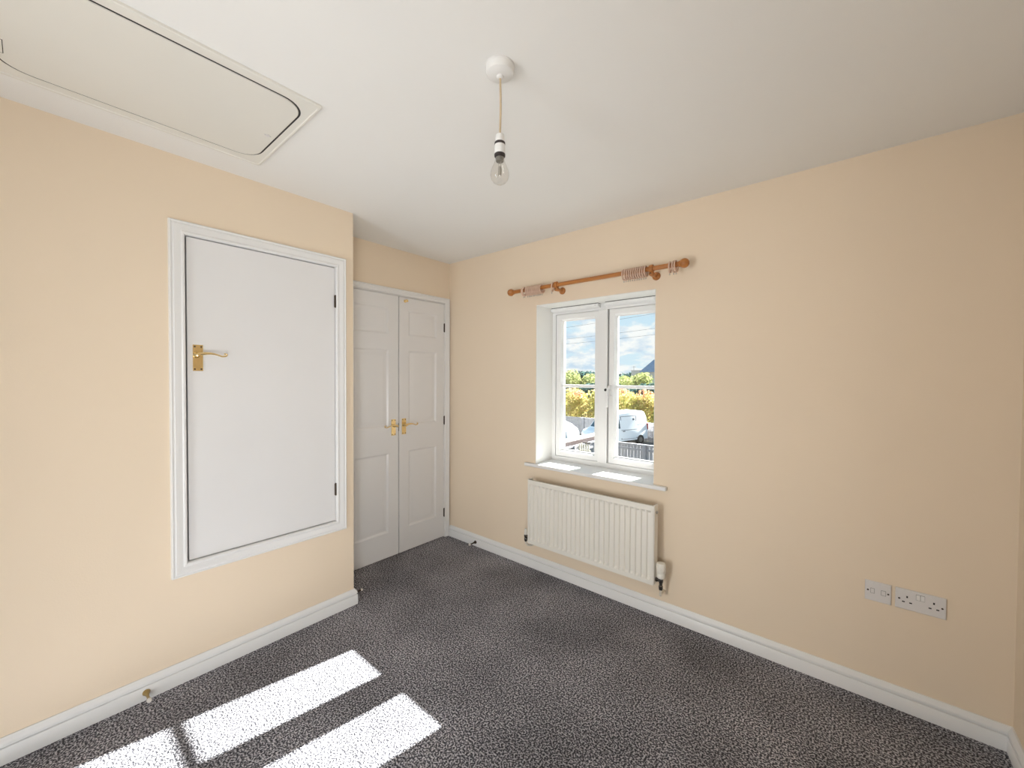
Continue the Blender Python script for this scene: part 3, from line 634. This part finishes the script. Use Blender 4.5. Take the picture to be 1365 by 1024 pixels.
for i, (x, tp) in enumerate(dk): plant('shade_coloured_shrub', x - 2.5, 33 + (i % 2), tp + .45, 2.3, 'fol_dark', DL[i], 'shrub', 'dark shrubs behind the hedge', 2600, .16, 60 + i)  # shaded hedge bottoms, their shade put into the leaf colour
tr = [(-33.4, 1.9), (-30.4, 2.1), (-28.0, 2.55), (-25.6, 1.9), (-23.0, 1.7), (-20.6, 1.6), (-18.0, 1.95), (-15.4, 1.2), (-12.5, 1.6)]
TL = ['pale leafy tree in the distance, leftmost of the row', 'pale leafy tree in the distance, second from left', 'tallest pale leafy tree in the distance, left pane', 'pale leafy tree in the distance beside the left-pane edge', 'pale leafy tree in the distance behind the mullion', 'pale leafy tree in the distance, left in the right pane', 'pale leafy tree in front of the distant slate-roofed house', 'low pale tree at the right of the right pane', 'pale leafy tree in the distance, rightmost of the row']
for i, (x, tp) in enumerate(tr): plant('distant_tree', x, 48 + (i % 2) * 1.2, tp, 2.05, 'fol_tree', TL[i], 'tree', 'row of distant trees', 2600, .16, 90 + i)
WL = ['dark wood on the horizon, left part', 'dark wood on the horizon, middle part', 'dark wood on the horizon, right part']
for i, (x, tp) in enumerate(((-96, 3.6), (-78, 3.2), (-58, 2.6))): plant('horizon_tree', x, 140, tp, 11, 'fol_dark', WL[i], 'tree', 'trees on the horizon', 2500, .7, 130 + i)

def fence(name, p0, p1, top, label, matn, bay=1.85, bh=.14):
    p0 = Vector((*p0, GZ)); p1 = Vector((*p1, GZ)); L_ = (p1 - p0).length; d = (p1 - p0).normalized(); n = Vector((d.y, -d.x, 0))
    t = Thing(name, p0, label, 'fence'); hh = top - GZ; k = max(1, round(L_ / bay)); bw = L_ / k
    def bx(mb, s0, s1, o0, o1, z0, z1):
        mb.rings([[p0 + d * s + n * o + Vector((0, 0, z)) for o, z in ((o0, z0), (o1, z0), (o1, z1), (o0, z1))] for s in (s0, s1)])
    for i in range(k + 1):
        mb = MB(); bx(mb, i * bw - .06, i * bw + .06, -.02, .10, 0, hh + .06); t.part('post', mb, matn)
    for i in range(k):
        mb = MB(); c = int(bw / bh)
        for j in range(c):
            s = i * bw + .05 + (bw - .1) * j / c; bx(mb, s, s + (bw - .1) / c - .012, -.03 + .008 * (j % 2), -.008 + .008 * (j % 2), .05, hh)
        o = t.part('board_bay', mb, matn); o['kind'] = 'stuff'
        for z in (.25, hh * .55, hh - .22):
            mb = MB(); bx(mb, i * bw + .05, i * bw + bw - .05, -.012, .05, z, z + .09); t.part('rail', mb, matn)
        mb = MB(); bx(mb, i * bw + .05, i * bw + bw - .05, -.05, .06, hh, hh + .05); t.part('capping', mb, matn)
fence('far_fence', (-26, 24.8), (2, 24.8), -1.74, 'weathered grey board fence running along the foot of the hedge', 'fence_wood')
fence('garden_fence', (-5.55, 13.6), (4, 13.6), -1.37, 'nearest grey board fence below the van in the right pane', 'near_fence')
fence('side_fence', (-5.75, 4.0), (-5.68, 13.3), -1.37, 'grey board fence running away from the house in the left pane', 'near_fence')
bw_ = Thing('brick_wall', (-9.05, 10, GZ), 'low pinkish brick wall with pale coping beyond the side fence', 'garden wall')
wl = bw_.part('brickwork', MB().box(-9.16, -8.94, 8, 21.5, GZ, -2.10), 'brick')
for i in range(15): bw_.part('coping_stone', MB().box(-9.24, -8.86, 8 + .9 * i, 8.885 + .9 * i, -2.10, -1.985), 'coping', bevel=.01)
for yy in (8.2, 14.6, 21.3): bw_.part('pier', MB().box(-9.25, -8.85, yy - .2, yy + .2, GZ, -1.90), 'brick')
pg = Thing('picket_posts', (-5.25, 11.5, GZ), 'short pale wooden picket gate standing by the side fence', 'gate')
for i in range(5): pg.part('picket', MB().box(-5.47 + .10 * i, -5.41 + .10 * i, 11.47, 11.50, GZ, -1.22 + .05 * (i % 2)), 'palewood')
pg.part('rail', MB().box(-5.50, -4.97, 11.50, 11.54, -1.50, -1.44), 'palewood')
pg.part('top_board', MB().box(-5.27, -5.01, 11.42, 11.58, -1.17, -1.13), 'bronze')
# vehicles: local frame, nose towards -x, visible flank towards -y
def vehicle(name, loc, rot, label, cat, prof, wid, glass_side, wheels, screen, extra):
    t = Thing(name, loc, label, cat, rotz=rot, local=True)
    n = len(prof)
    cxm = sum(p[0] for p in prof) / n; czm = sum(p[1] for p in prof) / n
    rings = []
    for y, k in ((-wid / 2, .93), (-wid / 2 + .06, .985), (-wid / 2 + .16, 1.0), (wid / 2 - .16, 1.0), (wid / 2 - .06, .985), (wid / 2, .93)):
        rings.append([(cxm + (x - cxm) * k, y + (0.16 * max(0, (z - 1.0)) * (1 if y < 0 else -1)), czm + (z - czm) * k if z > czm else z) for x, z in prof])
    body = t.part('body', MB().rings(rings), 'van_paint', smooth=35)
    def side(poly, y, dz=.16): return [(x, y + dz * max(0, z - 1.0) - .004, z) for x, z in poly]
    for poly in glass_side:
        a = side(poly, -wid / 2 - .004); b = side(poly, -wid / 2 + .05)
        t.part('side_window', MB().rings([a, b]), 'car_glass', body)
    t.part('windscreen', MB().rings([screen, [(x + .05, y, z - .02) for x, y, z in screen]]), 'car_glass', body)
    for wx, r_ in wheels:
        for s_ in (-1, 1):
            wh = t.part('wheel', MB().lathe([(r_ * .6, -.10), (r_, -.09), (r_, .09), (r_ * .6, .10)], (wx, s_ * (wid / 2 - .07), r_), (0, 1, 0), 20), 'tyre', smooth=40)
            t.part('hub', MB().lathe([(r_ * .55, 0), (r_ * .5, .02), (r_ * .2, .03)], (wx, s_ * (wid / 2 + .02), r_), (0, s_, 0), 14), 'steel', wh, smooth=40)
    extra(t, body, wid)
    return t
def van_extra(t, body, wid):
    y = -wid / 2 - .006
    def line(x0, x1, z0, z1):
        a = [(x, y + .16 * max(0, z - 1.0) - .002, z) for x, z in ((x0, z0), (x1, z0), (x1, z1), (x0, z1))]
        return a
    mb = MB()
    for x0, x1, z0, z1 in ((-.42, -.36, .45, 1.9), (.98, 1.04, .45, 1.9), (-.42, 1.04, 1.88, 1.91), (-.42, 1.04, 1.02, 1.05), (-.42, 1.04, .45, .47), (1.1, 2.0, 1.30, 1.325), (1.1, 2.0, 1.62, 1.64)):
        a = line(x0, x1, z0, z1); mb.rings([a, [(p[0], p[1] + .03, p[2]) for p in a]])
    t.part('panel_seams', mb, 'trim', body)
    t.part('door_handle', MB().box(-.30, -.12, y - .03, y + .02, .94, .99), 'trim', body)
    t.part('fuel_flap', MB().box(.70, .84, y - .012 + .10, y + .13, 1.62, 1.75), 'trim', body)
    t.part('mirror', MB().box(-1.18, -1.04, y - .22, y - .02, 1.12, 1.42), 'trim', body, bevel=.02)
    t.part('bumper', MB().box(-2.22, -2.05, -wid / 2 + .05, wid / 2 - .05, .28, .52), 'trim', body, bevel=.03)
    t.part('tail_lamp', MB().box(2.02, 2.10, y + .02, y + .14, .95, 1.35), 'tail', body)
def car_extra(t, body, wid):
    t.part('bumper', MB().box(1.90, 2.02, -wid / 2 + .06, wid / 2 - .06, .32, .56), 'trim', body, bevel=.03)
vp = [(-2.15, .35), (-2.18, .80), (-2.05, 1.00), (-1.50, 1.14), (-.92, 1.86), (-.70, 2.05), (-.3, 2.14), (1.75, 2.18), (1.98, 2.10), (2.10, 1.8), (2.16, .9), (2.14, .35)]
vehicle('van', (-9.15, 22.35, GZ), R(72), 'white panel van parked nose towards the house before the far fence', 'van', vp, 1.9,
        [[(-1.22, 1.16), (-.50, 1.16), (-.54, 1.74), (-.80, 1.74)]], [(-1.35, .32), (1.35, .32)],
        [(-1.47, -.80, 1.19), (-1.47, .80, 1.19), (-.96, .66, 1.84), (-.96, -.66, 1.84)], van_extra)
cpz = [(-1.95, .30), (-2.0, .65), (-1.85, .82), (-1.0, .95), (-.35, 1.38), (.1, 1.47), (.95, 1.44), (1.45, 1.25), (1.85, .98), (1.97, .75), (1.97, .32)]
vehicle('car', (-13.05, 20.2, GZ), R(3), 'white car seen from the side at the left edge of the left pane', 'car', cpz, 1.75,
        [[(-.85, .98), (.2, 1.0), (.2, 1.34), (-.28, 1.34)], [(.28, 1.0), (1.1, 1.02), (1.0, 1.32), (.28, 1.35)]], [(-1.25, .31), (1.25, .31)],
        [(-.98, -.62, .98), (-.98, .62, .98), (-.40, .55, 1.36), (-.40, -.55, 1.36)], car_extra)

# house on the skyline
hs = Thing('house', (-31.5, 88, GZ), 'distant pale house with a blue-grey slate roof at the right of the window view', 'house')
hs.part('wall', MB().box(-34.3, -24, 88, 96, GZ, 2.75), 'render')
rf = MB().rings([[(-34.7, 87.6, 2.65), (-34.7, 96.4, 2.65), (-33.0, 92, 5.6)], [(-23.6, 87.6, 2.65), (-23.6, 96.4, 2.65), (-25.0, 92, 5.6)]])
r_ = hs.part('roof', rf, 'slate'); hs.part('chimney', MB().box(-29, -28.2, 91.6, 92.4, 5, 6.6), 'brick', r_)
hs.part('annexe', MB().box(-37.2, -34.3, 89, 94, GZ, 2.95), 'render'); hs.part('parapet', MB().box(-37.3, -34.25, 88.9, 94.1, 2.95, 3.1), 'coping')
for xx in (-33, -30, -27): hs.part('window', MB().box(xx - .5, xx + .5, 87.95, 88.05, .6, 1.9), 'car_glass')
hs.part('aerial', MB().tube([(-37.0, 90, 3), (-37.0, 90, 4.1)], .05, 6).tube([(-37.5, 90, 3.9), (-36.5, 90, 3.9)], .03, 6), 'trim')

# overhead cables and the poles that carry them
for px_, lab in ((-38.85, 'wooden utility pole at the left end of the overhead cables'), (-3.45, 'wooden utility pole at the right end of the overhead cables')):
    up = Thing('utility_pole', (px_, 38.25, GZ), lab, 'utility pole')
    up.part('shaft', MB().lathe([(.16, 0), (.11, 12.5)], (px_, 38.25, GZ), (0, 0, 1), 14), 'bark', smooth=50)
    for zz_ in (5.0, 6.2, 7.4, 8.6): up.part('insulator', MB().box(px_ - .06, px_ + .06, 37.95, 39.05, zz_ - .05, zz_ + .05), 'bark')
def cable(a, b, label):
    a = Vector(a); b = Vector(b); d = b - a; p = a - d * 4; q = b + d * 4
    mb = MB().tube([p + (q - p) * (i / 12) - Vector((0, 0, .35 * (1 - (i / 6 - 1) ** 2))) + Vector((0, 0, .35)) for i in range(13)], .013, 6)
    return tag(mb.obj('overhead_cable', 'wirem'), label, 'cable', 'overhead cables')
cable((-23.146, 38, 7.20), (-19.216, 38, 7.41), 'topmost overhead cable crossing the sky in the left pane')
cable((-23.135, 39, 5.98), (-19.203, 39, 6.14), 'middle overhead cable crossing the sky in the left pane')
cable((-23.129, 38, 5.27), (-19.197, 38, 5.41), 'lowest overhead cable crossing the sky in the left pane')
